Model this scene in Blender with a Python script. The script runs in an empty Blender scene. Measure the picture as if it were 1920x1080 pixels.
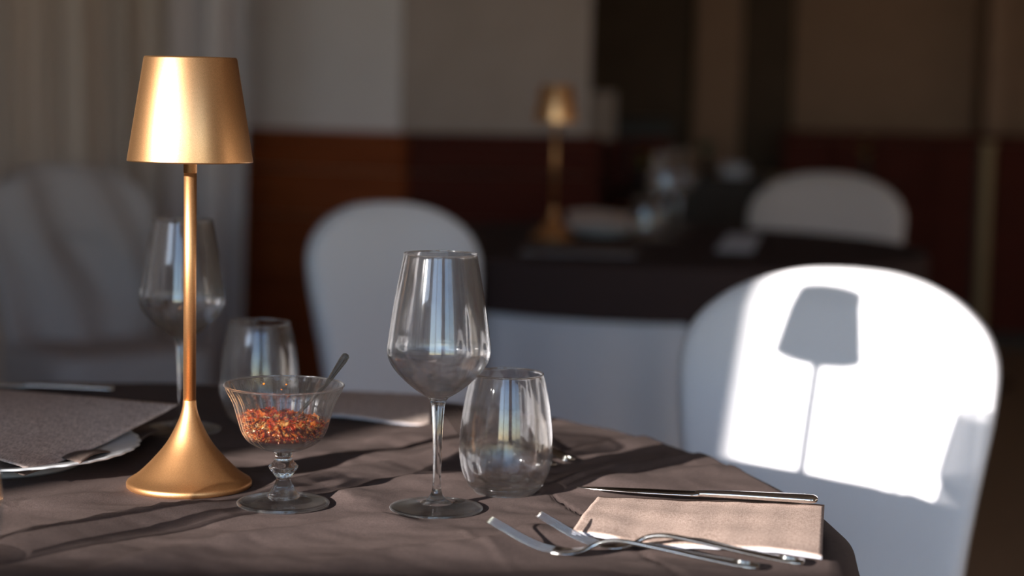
import bpy, math, random
from math import pi, sin, cos, radians as R, sqrt, atan2, hypot, exp
from mathutils import Vector, Matrix, noise
random.seed(7)
scene = bpy.context.scene
col = scene.collection

# ---------------------------------------------------------------- camera
F_PX, PITCH, ROLL, CAM_Z = 3435.0, 0.1058, 0.0218, 1.105
fwd = Vector((0, cos(PITCH), -sin(PITCH))); up0 = Vector((0, sin(PITCH), cos(PITCH))); rt0 = Vector((1, 0, 0))
rt = rt0*cos(ROLL) + up0*sin(ROLL); up = up0*cos(ROLL) - rt0*sin(ROLL)
cd = bpy.data.cameras.new('camera'); cam = bpy.data.objects.new('camera', cd); col.objects.link(cam)
cam.matrix_world = Matrix(((rt.x, up.x, -fwd.x, 0), (rt.y, up.y, -fwd.y, 0), (rt.z, up.z, -fwd.z, CAM_Z), (0, 0, 0, 1)))
cd.sensor_width = 36.0; cd.lens = F_PX/1920*36.0
cd.dof.use_dof = True; cd.dof.focus_distance = 1.57; cd.dof.aperture_fstop = 2.8
cd.clip_start = 0.05; cd.clip_end = 200
scene.camera = cam

# ---------------------------------------------------------------- sky, sun, exposure
SUN = Vector((0.694, 0.79, -0.272)).normalized()          # direction the light travels
w = bpy.data.worlds.new('world'); scene.world = w; w.use_nodes = True
nt = w.node_tree; bg = nt.nodes['Background']
sky = nt.nodes.new('ShaderNodeTexSky'); sky.sky_type = 'NISHITA'; sky.sun_disc = False
sky.sun_elevation = R(28); sky.sun_rotation = atan2(-SUN.x, -SUN.y); sky.air_density = 1.0; sky.dust_density = 0.3; sky.ozone_density = 2.4
nt.links.new(sky.outputs[0], bg.inputs[0]); bg.inputs[1].default_value = 0.60
sd = bpy.data.lights.new('sun', 'SUN'); sd.energy = 14.5; sd.angle = R(0.5); sd.color = (1.0, 0.95, 0.90)
so = bpy.data.objects.new('sun', sd); col.objects.link(so); so.rotation_mode = 'QUATERNION'
so.rotation_quaternion = SUN.to_track_quat('-Z', 'Y'); so.location = (-4, -6, 4)
Y_WIN = -1.8
WINDOWS = [(-3.545, -1.75), (-1.25, 0.35), (0.85, 2.45)]
WIN_Z0, WIN_Z1 = 0.12, 2.62
SILLS = [1.835, WIN_Z0, WIN_Z0]                            # sunny window's sill raised to shade the table's front strip
for (a, b), zs_ in zip(WINDOWS, SILLS):
    pd = bpy.data.lights.new('window_portal', 'AREA'); pd.shape = 'RECTANGLE'; pd.size = b-a; pd.size_y = WIN_Z1-zs_
    pd.cycles.is_portal = True
    po = bpy.data.objects.new('window_portal', pd); col.objects.link(po)
    po.location = ((a+b)/2, Y_WIN-0.06, (zs_+WIN_Z1)/2); po.rotation_euler = (R(90), 0, 0)
vs = scene.view_settings
scene.display_settings.display_device = 'sRGB'
vs.view_transform = 'Standard'; vs.look = 'None'; vs.exposure = 0.0; vs.gamma = 1.0; vs.use_curve_mapping = False
scene.cycles.max_bounces = 14; scene.cycles.transparent_max_bounces = 24; scene.cycles.transmission_bounces = 12
scene.cycles.glossy_bounces = 6; scene.cycles.diffuse_bounces = 5; scene.cycles.sample_clamp_indirect = 4.0

# ---------------------------------------------------------------- helpers
def ray(px, py):
    return rt*((px-960)/F_PX) - up*((py-540)/F_PX) + fwd
def on_z(px, py, z=0.75):
    v = ray(px, py); t = (z-CAM_Z)/v.z; return Vector((v.x*t, v.y*t, z))
def at_y(px, py, y):
    v = ray(px, py); t = y/v.y; return Vector((v.x*t, y, CAM_Z+v.z*t))

def mesh_obj(name, V, Fc, mat=None, parent=None, smooth=True, mats=None, midx=None):
    me = bpy.data.meshes.new(name); me.from_pydata([tuple(v) for v in V], [], Fc); me.validate(); me.update()
    if smooth:
        me.polygons.foreach_set('use_smooth', [True]*len(me.polygons))
    for m in (mats or ([mat] if mat else [])): me.materials.append(m)
    if midx and len(midx) == len(me.polygons): me.polygons.foreach_set('material_index', midx)
    o = bpy.data.objects.new(name, me); col.objects.link(o)
    if parent: o.parent = parent
    return o
def recalc(o):
    import bmesh
    bm = bmesh.new(); bm.from_mesh(o.data); bmesh.ops.recalc_face_normals(bm, faces=bm.faces); bm.to_mesh(o.data); bm.free(); return o
def tag(o, label=None, cat=None, group=None, kind=None):
    if label: o['label'] = label
    if cat: o['category'] = cat
    if group: o['group'] = group
    if kind: o['kind'] = kind
    return o
def empty(name, loc, rz=0.0):
    o = bpy.data.objects.new(name, None); col.objects.link(o); o.location = loc; o.rotation_euler = (0, 0, rz)
    o.empty_display_size = 0.05; return o
def copy_tree(o, parent=None):
    c = o.copy(); col.objects.link(c); c.parent = parent
    for ch in list(o.children): copy_tree(ch, c)
    return c
def catmull(P, n=6):
    out = []
    for i in range(len(P)-1):
        p0 = P[max(i-1, 0)]; p1 = P[i]; p2 = P[i+1]; p3 = P[min(i+2, len(P)-1)]
        for k in range(n):
            t = k/n
            out.append(tuple(0.5*((2*b) + (-a+c)*t + (2*a-5*b+4*c-d)*t*t + (-a+3*b-3*c+d)*t**3) for a, b, c, d in zip(p0, p1, p2, p3)))
    out.append(tuple(P[-1])); return out
def lathe(name, prof, mat, parent=None, n=72, rib=None, loc=(0, 0, 0), smooth=True):
    V = []; Fc = []
    rings = []
    for (r, z) in prof:
        if r < 1e-5:
            rings.append([len(V)]); V.append((loc[0], loc[1], loc[2]+z))
        else:
            ids = []
            for k in range(n):
                a = 2*pi*k/n; rr = r*(rib(a, z, r) if rib else 1)
                ids.append(len(V)); V.append((loc[0]+rr*cos(a), loc[1]+rr*sin(a), loc[2]+z))
            rings.append(ids)
    for A, B in zip(rings, rings[1:]):
        if len(A) == 1 and len(B) == 1: continue
        for k in range(n):
            k2 = (k+1) % n
            if len(A) == 1: Fc.append((A[0], B[k], B[k2]))
            elif len(B) == 1: Fc.append((A[k], A[k2], B[0]))
            else: Fc.append((A[k], A[k2], B[k2], B[k]))
    return recalc(mesh_obj(name, V, Fc, mat, parent, smooth))
def box(name, lo, hi, mat, parent=None, bev=0.0):
    import bmesh
    bm = bmesh.new(); bmesh.ops.create_cube(bm, size=1)
    for v in bm.verts:
        v.co = Vector((lo[i] + (v.co[i]+0.5)*(hi[i]-lo[i]) for i in range(3)))
    if bev: bmesh.ops.bevel(bm, geom=bm.edges[:], offset=bev, segments=2, affect='EDGES', profile=0.5)
    me = bpy.data.meshes.new(name); bm.to_mesh(me); bm.free()
    if mat: me.materials.append(mat)
    o = bpy.data.objects.new(name, me); col.objects.link(o)
    if parent: o.parent = parent
    return o
def multi_box(name, boxes, mat, parent=None):
    V = []; Fc = []
    for lo, hi in boxes:
        b = len(V)
        for z in (lo[2], hi[2]):
            for (x, y) in ((lo[0], lo[1]), (hi[0], lo[1]), (hi[0], hi[1]), (lo[0], hi[1])): V.append((x, y, z))
        Fc += [tuple(b+i for i in f) for f in ((3, 2, 1, 0), (4, 5, 6, 7), (0, 1, 5, 4), (1, 2, 6, 5), (2, 3, 7, 6), (3, 0, 4, 7))]
    return mesh_obj(name, V, Fc, mat, parent, smooth=False)
def sheet(name, fn, nu, nv, th, mat, parent=None, mats=None, edge_mat=0, only_edge=None):
    """closed thin sheet: fn(u,v)->Vector top surface, thickness th straight down"""
    V = []; Fc = []; mi = []
    for s in (0, 1):
        for j in range(nv+1):
            for i in range(nu+1):
                p = fn(i/nu, j/nv); V.append((p.x, p.y, p.z - s*th))
    W = nu+1; off = W*(nv+1)
    for j in range(nv):
        for i in range(nu):
            a = j*W+i
            Fc.append((a, a+1, a+W+1, a+W)); mi.append(0)
            Fc.append((off+a, off+a+W, off+a+W+1, off+a+1)); mi.append(0)
    for i in range(nu):
        Fc.append((i, off+i, off+i+1, i+1)); mi.append(edge_mat)
        a = nv*W+i; Fc.append((a, a+1, off+a+1, off+a)); mi.append(edge_mat)
    for j in range(nv):
        a = j*W; Fc.append((a, a+W, off+a+W, off+a)); mi.append(edge_mat)
        a = j*W+nu; Fc.append((a, off+a, off+a+W, a+W)); mi.append(edge_mat)
    o = mesh_obj(name, V, Fc, mat, parent, True, mats=mats, midx=mi if mats else None)
    return recalc(o)

# ---------------------------------------------------------------- materials
def new_mat(name):
    m = bpy.data.materials.new(name); m.use_nodes = True
    return m, m.node_tree, m.node_tree.nodes['Principled BSDF']
def principled(name, c, rough=0.5, metal=0.0, spec=0.5, sheen=0.0):
    m, t, p = new_mat(name)
    p.inputs['Base Color'].default_value = (*c, 1); p.inputs['Roughness'].default_value = rough
    p.inputs['Metallic'].default_value = metal; p.inputs['Specular IOR Level'].default_value = spec
    p.inputs['Sheen Weight'].default_value = sheen
    return m
def textured(name, c1, c2, scale=(40, 40, 40), rough=0.8, metal=0.0, bump=0.2, bdist=0.001, detail=4, spec=0.3, sheen=0.0, second=None, contrast=(0.3, 0.7)):
    m, t, p = new_mat(name); n = t.nodes; L = t.links
    tc = n.new('ShaderNodeTexCoord'); mp = n.new('ShaderNodeMapping'); mp.inputs['Scale'].default_value = scale
    L.new(tc.outputs['Object'], mp.inputs[0])
    nz = n.new('ShaderNodeTexNoise'); nz.inputs['Scale'].default_value = 1; nz.inputs['Detail'].default_value = detail
    L.new(mp.outputs[0], nz.inputs['Vector']); src = nz.outputs['Fac']
    if second:
        mp2 = n.new('ShaderNodeMapping'); mp2.inputs['Scale'].default_value = second; L.new(tc.outputs['Object'], mp2.inputs[0])
        n2 = n.new('ShaderNodeTexNoise'); n2.inputs['Scale'].default_value = 1; n2.inputs['Detail'].default_value = detail
        L.new(mp2.outputs[0], n2.inputs['Vector'])
        mx = n.new('ShaderNodeMath'); mx.operation = 'ADD'; L.new(src, mx.inputs[0]); L.new(n2.outputs['Fac'], mx.inputs[1])
        hf = n.new('ShaderNodeMath'); hf.operation = 'MULTIPLY'; hf.inputs[1].default_value = 0.5; L.new(mx.outputs[0], hf.inputs[0]); src = hf.outputs[0]
    cr = n.new('ShaderNodeValToRGB'); cr.color_ramp.elements[0].position = contrast[0]; cr.color_ramp.elements[1].position = contrast[1]
    cr.color_ramp.elements[0].color = (*c1, 1); cr.color_ramp.elements[1].color = (*c2, 1)
    L.new(src, cr.inputs[0]); L.new(cr.outputs[0], p.inputs['Base Color'])
    bp = n.new('ShaderNodeBump'); bp.inputs['Strength'].default_value = bump; bp.inputs['Distance'].default_value = bdist
    L.new(src, bp.inputs['Height']); L.new(bp.outputs[0], p.inputs['Normal'])
    p.inputs['Roughness'].default_value = rough; p.inputs['Metallic'].default_value = metal
    p.inputs['Specular IOR Level'].default_value = spec; p.inputs['Sheen Weight'].default_value = sheen
    return m
M = {}
M['gold'] = textured('brushed_gold', (0.64, 0.31, 0.125), (0.84, 0.46, 0.21), (2200, 2200, 2200), rough=0.46, metal=1.0, bump=0.08, bdist=0.00006, detail=1)
M['gold_shade'] = textured('brushed_gold_shade', (0.68, 0.35, 0.15), (0.92, 0.53, 0.26), (2200, 2200, 2200), rough=0.38, metal=1.0, bump=0.10, bdist=0.00006, detail=1)
M['gold2'] = textured('aged_gold', (0.60, 0.30, 0.11), (0.80, 0.43, 0.18), (900, 900, 900), rough=0.42, metal=1.0, bump=0.1, bdist=0.0002, detail=1)
M['diffuser'] = principled('lamp_diffuser', (0.75, 0.74, 0.70), 0.5)
M['cloth'] = textured('brown_nonwoven', (0.060, 0.042, 0.038), (0.128, 0.092, 0.084), (900, 900, 900), rough=0.9, bump=0.8, bdist=0.0004, detail=3, spec=0.15, second=(260, 1400, 300))
M['cloth2'] = textured('dark_brown_nonwoven', (0.038, 0.023, 0.022), (0.055, 0.035, 0.032), (500, 500, 500), rough=0.9, bump=0.3, bdist=0.0004, spec=0.15)
M['napkin'] = textured('linen_napkin', (0.30, 0.205, 0.165), (0.66, 0.50, 0.43), (1500, 260, 400), rough=0.9, bump=0.5, bdist=0.0004, spec=0.12, second=(260, 1700, 400), contrast=(0.36, 0.64))
M['napkin_dark'] = textured('taupe_napkin', (0.33, 0.245, 0.210), (0.82, 0.67, 0.60), (900, 120, 400), rough=0.9, bump=0.4, bdist=0.0004, spec=0.12, second=(110, 1000, 400), contrast=(0.36, 0.64))
M['ply'] = principled('white_ply', (0.46, 0.45, 0.49), 0.9, spec=0.1)
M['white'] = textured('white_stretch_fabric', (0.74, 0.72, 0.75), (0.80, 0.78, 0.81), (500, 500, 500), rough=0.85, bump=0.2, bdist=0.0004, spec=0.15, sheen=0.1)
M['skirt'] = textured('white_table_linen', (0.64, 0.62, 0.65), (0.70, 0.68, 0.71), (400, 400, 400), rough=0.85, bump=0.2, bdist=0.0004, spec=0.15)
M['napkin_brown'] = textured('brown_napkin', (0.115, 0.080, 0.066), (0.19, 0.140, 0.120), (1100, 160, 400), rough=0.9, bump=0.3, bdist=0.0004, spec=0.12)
M['white_shaded'] = textured('dimmed_white_fabric', (0.44, 0.375, 0.355), (0.50, 0.43, 0.41), (500, 500, 500), rough=0.9, bump=0.2, bdist=0.0004, spec=0.1)  # white cover fabric darkened to imitate weaker light on the rear chairs
M['steel'] = principled('polished_steel', (0.62, 0.60, 0.58), 0.14, 1.0)
M['porcelain'] = principled('white_porcelain', (0.78, 0.79, 0.80), 0.12)
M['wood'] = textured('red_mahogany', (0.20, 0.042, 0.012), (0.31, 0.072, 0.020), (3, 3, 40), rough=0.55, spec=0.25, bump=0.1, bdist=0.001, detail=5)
M['wood_dark'] = textured('dark_and_shaded_mahogany', (0.050, 0.007, 0.003), (0.080, 0.012, 0.005), (3, 3, 40), rough=0.6, spec=0.12, bump=0.1, bdist=0.001, detail=5)
M['black_wood'] = textured('near_black_wood', (0.012, 0.008, 0.006), (0.022, 0.014, 0.010), (30, 30, 6), rough=0.5, bump=0.1)
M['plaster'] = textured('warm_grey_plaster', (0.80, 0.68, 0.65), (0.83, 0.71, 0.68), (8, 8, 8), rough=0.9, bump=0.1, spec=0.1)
M['plaster_dark'] = textured('taupe_and_shaded_plaster', (0.36, 0.28, 0.245), (0.39, 0.305, 0.27), (8, 8, 8), rough=0.9, bump=0.1, spec=0.1)
M['wall_far'] = textured('brown_wallpaper', (0.27, 0.165, 0.115), (0.30, 0.185, 0.13), (8, 8, 8), rough=0.9, bump=0.1, spec=0.1)
M['wall_far_dark'] = textured('dark_brown_panel', (0.075, 0.050, 0.036), (0.09, 0.06, 0.043), (8, 8, 8), rough=0.9, bump=0.1, spec=0.1)
M['wall'] = textured('cream_plaster', (0.52, 0.47, 0.42), (0.55, 0.50, 0.45), (6, 6, 6), rough=0.9, bump=0.1, spec=0.1)
M['ceil'] = principled('ceiling_paint', (0.6, 0.56, 0.52), 0.9)
M['floor'] = textured('brown_terrazzo', (0.23, 0.15, 0.095), (0.29, 0.19, 0.125), (30, 30, 30), rough=0.55, bump=0.05)
M['curtain'] = textured('beige_curtain', (0.62, 0.48, 0.39), (0.67, 0.52, 0.43), (200, 200, 30), rough=0.9, bump=0.2, spec=0.1)
M['curtain2'] = textured('grey_curtain', (0.64, 0.55, 0.53), (0.68, 0.59, 0.57), (200, 200, 30), rough=0.9, bump=0.2, spec=0.1)
M['ground'] = principled('terrace_paving', (0.10, 0.095, 0.08), 0.9)
M['green'] = principled('leaf_green', (0.03, 0.10, 0.05), 0.6)
M['yellow'] = principled('petal_yellow', (0.55, 0.36, 0.08), 0.7)
M['beige'] = principled('beige_cloth', (0.32, 0.22, 0.12), 0.9)
M['frame'] = principled('window_frame_paint', (0.25, 0.22, 0.2), 0.5)
def glass(name, clear=0.2, film=0.02, gloss=0.03, tint=(1, 1, 1), rough=0.0):
    """real refracting glass, partly clear-through, with a faint film of dust and smudges"""
    m = bpy.data.materials.new(name); m.use_nodes = True; t = m.node_tree; n = t.nodes; L = t.links
    n.remove(n['Principled BSDF']); out = [x for x in n if x.type == 'OUTPUT_MATERIAL'][0]
    tr = n.new('ShaderNodeBsdfTransparent'); tr.inputs[0].default_value = (*tint, 1)
    gg = n.new('ShaderNodeBsdfGlass'); gg.inputs['IOR'].default_value = 1.5; gg.inputs['Roughness'].default_value = rough; gg.inputs[0].default_value = (*tint, 1)
    lw = n.new('ShaderNodeLayerWeight'); lw.inputs['Blend'].default_value = 0.5        # thin wall: clear through, mirror-like towards the rim
    pw = n.new('ShaderNodeMath'); pw.operation = 'POWER'; pw.inputs[1].default_value = 4.6; L.new(lw.outputs['Facing'], pw.inputs[0])
    mu = n.new('ShaderNodeMath'); mu.operation = 'MULTIPLY_ADD'; mu.inputs[1].default_value = .85; mu.inputs[2].default_value = .042; L.new(pw.outputs[0], mu.inputs[0])
    gr = n.new('ShaderNodeBsdfGlossy'); gr.inputs['Roughness'].default_value = .035
    tf = n.new('ShaderNodeMixShader'); L.new(mu.outputs[0], tf.inputs[0]); L.new(tr.outputs[0], tf.inputs[1]); L.new(gr.outputs[0], tf.inputs[2])
    a = n.new('ShaderNodeMixShader'); a.inputs[0].default_value = clear; L.new(gg.outputs[0], a.inputs[1]); L.new(tf.outputs[0], a.inputs[2])
    tc = n.new('ShaderNodeTexCoord'); nz = n.new('ShaderNodeTexNoise'); nz.inputs['Scale'].default_value = 45; nz.inputs['Detail'].default_value = 5; L.new(tc.outputs['Object'], nz.inputs['Vector'])
    def share(v):
        q = n.new('ShaderNodeMapRange'); q.inputs[1].default_value = .35; q.inputs[2].default_value = .7; q.inputs[3].default_value = v*.4; q.inputs[4].default_value = v*1.9
        L.new(nz.outputs['Fac'], q.inputs[0])
        e = n.new('ShaderNodeMath'); e.operation = 'POWER'; e.inputs[1].default_value = 5.0; L.new(lw.outputs['Facing'], e.inputs[0])
        k = n.new('ShaderNodeMath'); k.operation = 'MULTIPLY_ADD'; k.inputs[1].default_value = 7.0; k.inputs[2].default_value = .3; L.new(e.outputs[0], k.inputs[0])
        f = n.new('ShaderNodeMath'); f.operation = 'MULTIPLY'; f.use_clamp = True; L.new(q.outputs[0], f.inputs[0]); L.new(k.outputs[0], f.inputs[1])
        return f.outputs[0]                                     # a thin film looks denser where it is seen edge-on
    df = n.new('ShaderNodeBsdfTranslucent'); df.inputs[0].default_value = (.95, .97, 1, 1)
    d2 = n.new('ShaderNodeBsdfDiffuse'); d2.inputs[0].default_value = (.95, .97, 1, 1)
    fm_ = n.new('ShaderNodeMixShader'); L.new(df.outputs[0], fm_.inputs[1]); L.new(d2.outputs[0], fm_.inputs[2])
    b = n.new('ShaderNodeMixShader'); L.new(share(film), b.inputs[0]); L.new(a.outputs[0], b.inputs[1]); L.new(fm_.outputs[0], b.inputs[2])
    gl = n.new('ShaderNodeBsdfGlossy'); gl.inputs['Roughness'].default_value = .16
    c = n.new('ShaderNodeMixShader'); L.new(share(gloss), c.inputs[0]); L.new(b.outputs[0], c.inputs[1]); L.new(gl.outputs[0], c.inputs[2])
    L.new(c.outputs[0], out.inputs[0]); return m
M['thin'] = glass('thin_clear_glass', .58, .0014, .0025)
M['cut'] = glass('fluted_clear_glass', .72, .012, .03)
M['solid'] = glass('solid_clear_glass', .08, .005, .008)
M['foot'] = glass('glass_foot_and_base', .78, .016, .02)
M['rim'] = glass('glass_rim_bead', .15, .05, .06)

# ================================================================ the room
XL, XR, YF, ZC = -3.75, 4.6, 9.0, 3.05
def struct(o): o['kind'] = 'structure'; return o
struct(box('floor', (XL-.1, Y_WIN-.2, -.1), (XR+.1, YF+.1, 0), M['floor']))
struct(box('ceiling', (XL-.1, Y_WIN-.2, ZC), (XR+.1, YF+.1, ZC+.1), M['ceil']))
struct(box('wall_left', (XL-.1, Y_WIN-.2, 0), (XL, YF+.1, ZC), M['wall']))
struct(box('wall_right', (XR, Y_WIN-.2, 0), (XR+.1, YF+.1, ZC), M['wall']))
wf = struct(box('wall_far', (XL, YF, 0), (XR, YF+.1, ZC), M['wall_far']))
# window wall behind the camera
segs = [((XL, Y_WIN-.18, 0), (XR, Y_WIN, WIN_Z0)), ((XL, Y_WIN-.18, WIN_Z1), (XR, Y_WIN, ZC))]
xs = [XL] + [v for ab in WINDOWS for v in ab] + [XR]
for a, b in zip(xs[0::2], xs[1::2]): segs.append(((a, Y_WIN-.18, WIN_Z0), (b, Y_WIN, WIN_Z1)))
segs.append(((WINDOWS[0][0], Y_WIN-.18, WIN_Z0), (WINDOWS[0][1], Y_WIN, SILLS[0])))  # unseen infill added below the sunny window, shades the table front
struct(multi_box('wall_rear', segs, M['wall']))
for i, (a, b) in enumerate(WINDOWS):
    z0_ = SILLS[i]
    bs = [((a, Y_WIN-.15, z0_), (b, Y_WIN-.10, z0_+(.05 if i else .01))), ((a, Y_WIN-.15, WIN_Z1-.05), (b, Y_WIN-.10, WIN_Z1))]
    if i: bs.append((((a+b)/2-.03, Y_WIN-.15, WIN_Z0), ((a+b)/2+.03, Y_WIN-.10, WIN_Z1)))
    struct(multi_box('window_%d' % (i+1), bs, M['frame']))
struct(box('ground', (-30, -40, -.3), (30, Y_WIN-.2, -.12), M['ground']))

# column with wainscot, centre left
def prism(name, pts, z0, z1, mat, parent=None):
    n = len(pts); V = [(x, y, z0) for x, y in pts] + [(x, y, z1) for x, y in pts]
    Fc = [tuple(range(n))[::-1], tuple(range(n, 2*n))] + [(i, (i+1) % n, n+(i+1) % n, n+i) for i in range(n)]
    return recalc(mesh_obj(name, V, Fc, mat, parent, smooth=False))
A = at_y(440, 100, 6.22); B = at_y(752, 100, 5.95); Cc = at_y(1108, 100, 6.05)
cA, cB, cC = (A.x, A.y), (B.x, B.y), (Cc.x, Cc.y)
root = empty('trim_1', (0, 0, 0)); struct(root)
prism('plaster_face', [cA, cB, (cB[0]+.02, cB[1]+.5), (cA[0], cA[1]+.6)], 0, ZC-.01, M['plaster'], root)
prism('plaster_face', [(cB[0]+.002, cB[1]+.001), cC, (cC[0], cC[1]+.6), (cB[0]+.03, cB[1]+.6)], 0, ZC-.01, M['plaster_dark'], root)  # darker plaster stands in for shade on the column's right face
def off(p, q, d):
    t = Vector((q[0]-p[0], q[1]-p[1])).normalized(); n = Vector((t.y, -t.x)); return n*d
def face_boards(p, q, name, mat, zs, d0, ext0=0, ext1=0, cat=None):
    t = Vector((q[0]-p[0], q[1]-p[1])).normalized(); P = Vector(p)-t*ext0; Q = Vector(q)+t*ext1
    for (z0, z1, d) in zs:
        n = off(P, Q, 1)
        prism(name, [P+n*(d0+d), Q+n*(d0+d), Q+n*.001, P+n*.001], z0, z1, mat, root)
zs = [(0.02, .30, .030), (.305, .685, .022), (.69, .84, .026), (.845, .945, .034), (.948, .972, .06)]
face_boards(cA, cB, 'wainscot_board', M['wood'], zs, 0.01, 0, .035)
face_boards(cB, cC, 'wainscot_board', M['wood_dark'], zs, 0.01, -.03, .03)  # same cladding in a darker wood, shade put into its colour

# back right part of the room
def panel(name, px0, px1, y, z0, z1, mat, th=.04, parent=None):
    a = at_y(px0, 260, y).x; b = at_y(px1, 260, y).x
    return box(name, (a, y, z0), (b, y+th, z1), mat, parent, bev=.003)
struct(panel('trim_2', 1085, 1300, 8.80, 0, ZC, M['wall_far_dark']))
t3 = struct(panel('trim_3', 1300, 1386, 8.72, 0, ZC, M['wall_far'], .12))
struct(panel('door_1', 1386, 1484, 8.85, 0, ZC-.3, M['wall_far_dark'], .05))
struct(panel('trim_4', 1845, 1885, 8.60, 0, ZC, M['wall_far'], .2))
wr = empty('trim_5', (0, 0, 0)); struct(wr)
for a, b in ((1470, 1560), (1562, 1655), (1657, 1750), (1752, 1835), (1868, 1960), (1962, 2050), (2052, 2150)):
    panel('wainscot_panel', a, b, 8.35, .06, .93, M['wood_dark'], .03, wr)
panel('rail', 1468, 2150, 8.33, .935, .965, M['wood_dark'], .06, wr)
panel('core', 1470, 2150, 8.385, 0, .93, M['black_wood'], .02, wr)
struct(box('baseboard_far', (at_y(1470, 260, 8.3).x, 8.32, 0), (at_y(2150, 260, 8.3).x, 8.348, .058), M['black_wood']))
x = at_y(1846, 420, 7.2).x
pl = empty('coat_stand', (x, 7.2, 0)); tag(pl, 'tall slim beige post standing before the dark panelling at far right', 'post')
lathe('pole', [(0, 0), (.022, 0), (.022, .93), (.028, .94), (.028, .955), (0, .96)], M['beige'], pl, 20)
lathe('base', [(0, 0), (.14, 0), (.14, .012), (.03, .03), (0, .03)], M['black_wood'], pl, 32)

# curtains at the left
def curtain(name, x0, x1, y, mat, label, period, amp, seed):
    nx = int((x1-x0)/0.006); ph = seed
    def fn(u, v):
        x = x0+(x1-x0)*u; z = 0.02+(ZC-.1)*v
        w_ = 2*pi*(x/period + .35*sin(x*2.7+ph)) + ph
        d = amp*(sin(w_) + .30*sin(w_*2.3+ph*2+z*.3) + .3*noise.noise(Vector((x*5, z*.6, ph))))
        return Vector((x + .008*sin(z*2+x*9), y + d*(1-.25*v), z))
    V = []; Fc = []; nz = 12; W = nx+1
    for s_ in (0, 1):
        for j in range(nz+1):
            for i in range(W):
                p = fn(i/nx, j/nz); V.append((p.x, p.y + s_*.003, p.z))
    o_ = W*(nz+1)
    for j in range(nz):
        for i in range(nx):
            a = j*W+i; Fc.append((a, a+1, a+W+1, a+W)); Fc.append((o_+a, o_+a+W, o_+a+W+1, o_+a+1))
    for j in range(nz):
        a = j*W; Fc.append((a, a+W, o_+a+W, o_+a)); a += nx; Fc.append((a, o_+a, o_+a+W, a+W))
    o = mesh_obj(name, V, Fc, mat)
    tag(o, label, 'curtain'); return o
curtain('curtain', at_y(-520, 100, 5.75).x, at_y(335, 100, 5.75).x, 5.75, M['curtain'], 'floor-length beige curtain in deep folds behind the leftmost chair', .15, .055, 1.3)
curtain('curtain', at_y(322, 100, 5.62).x, at_y(462, 100, 5.62).x, 5.62, M['curtain2'], 'narrow grey curtain panel hanging beside the wood-clad column', .12, .05, 2.6)
rod = lathe('curtain_rod', [(0, 0), (.014, 0), (.014, 2.6), (0, 2.6)], M['gold2'], None, 16)
rod.rotation_euler = (0, R(90), 0); rod.location = (-3.3, 5.70, ZC-.055)
tag(rod, 'thin curtain rod above the left curtains, outside the frame', 'curtain rod')

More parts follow.
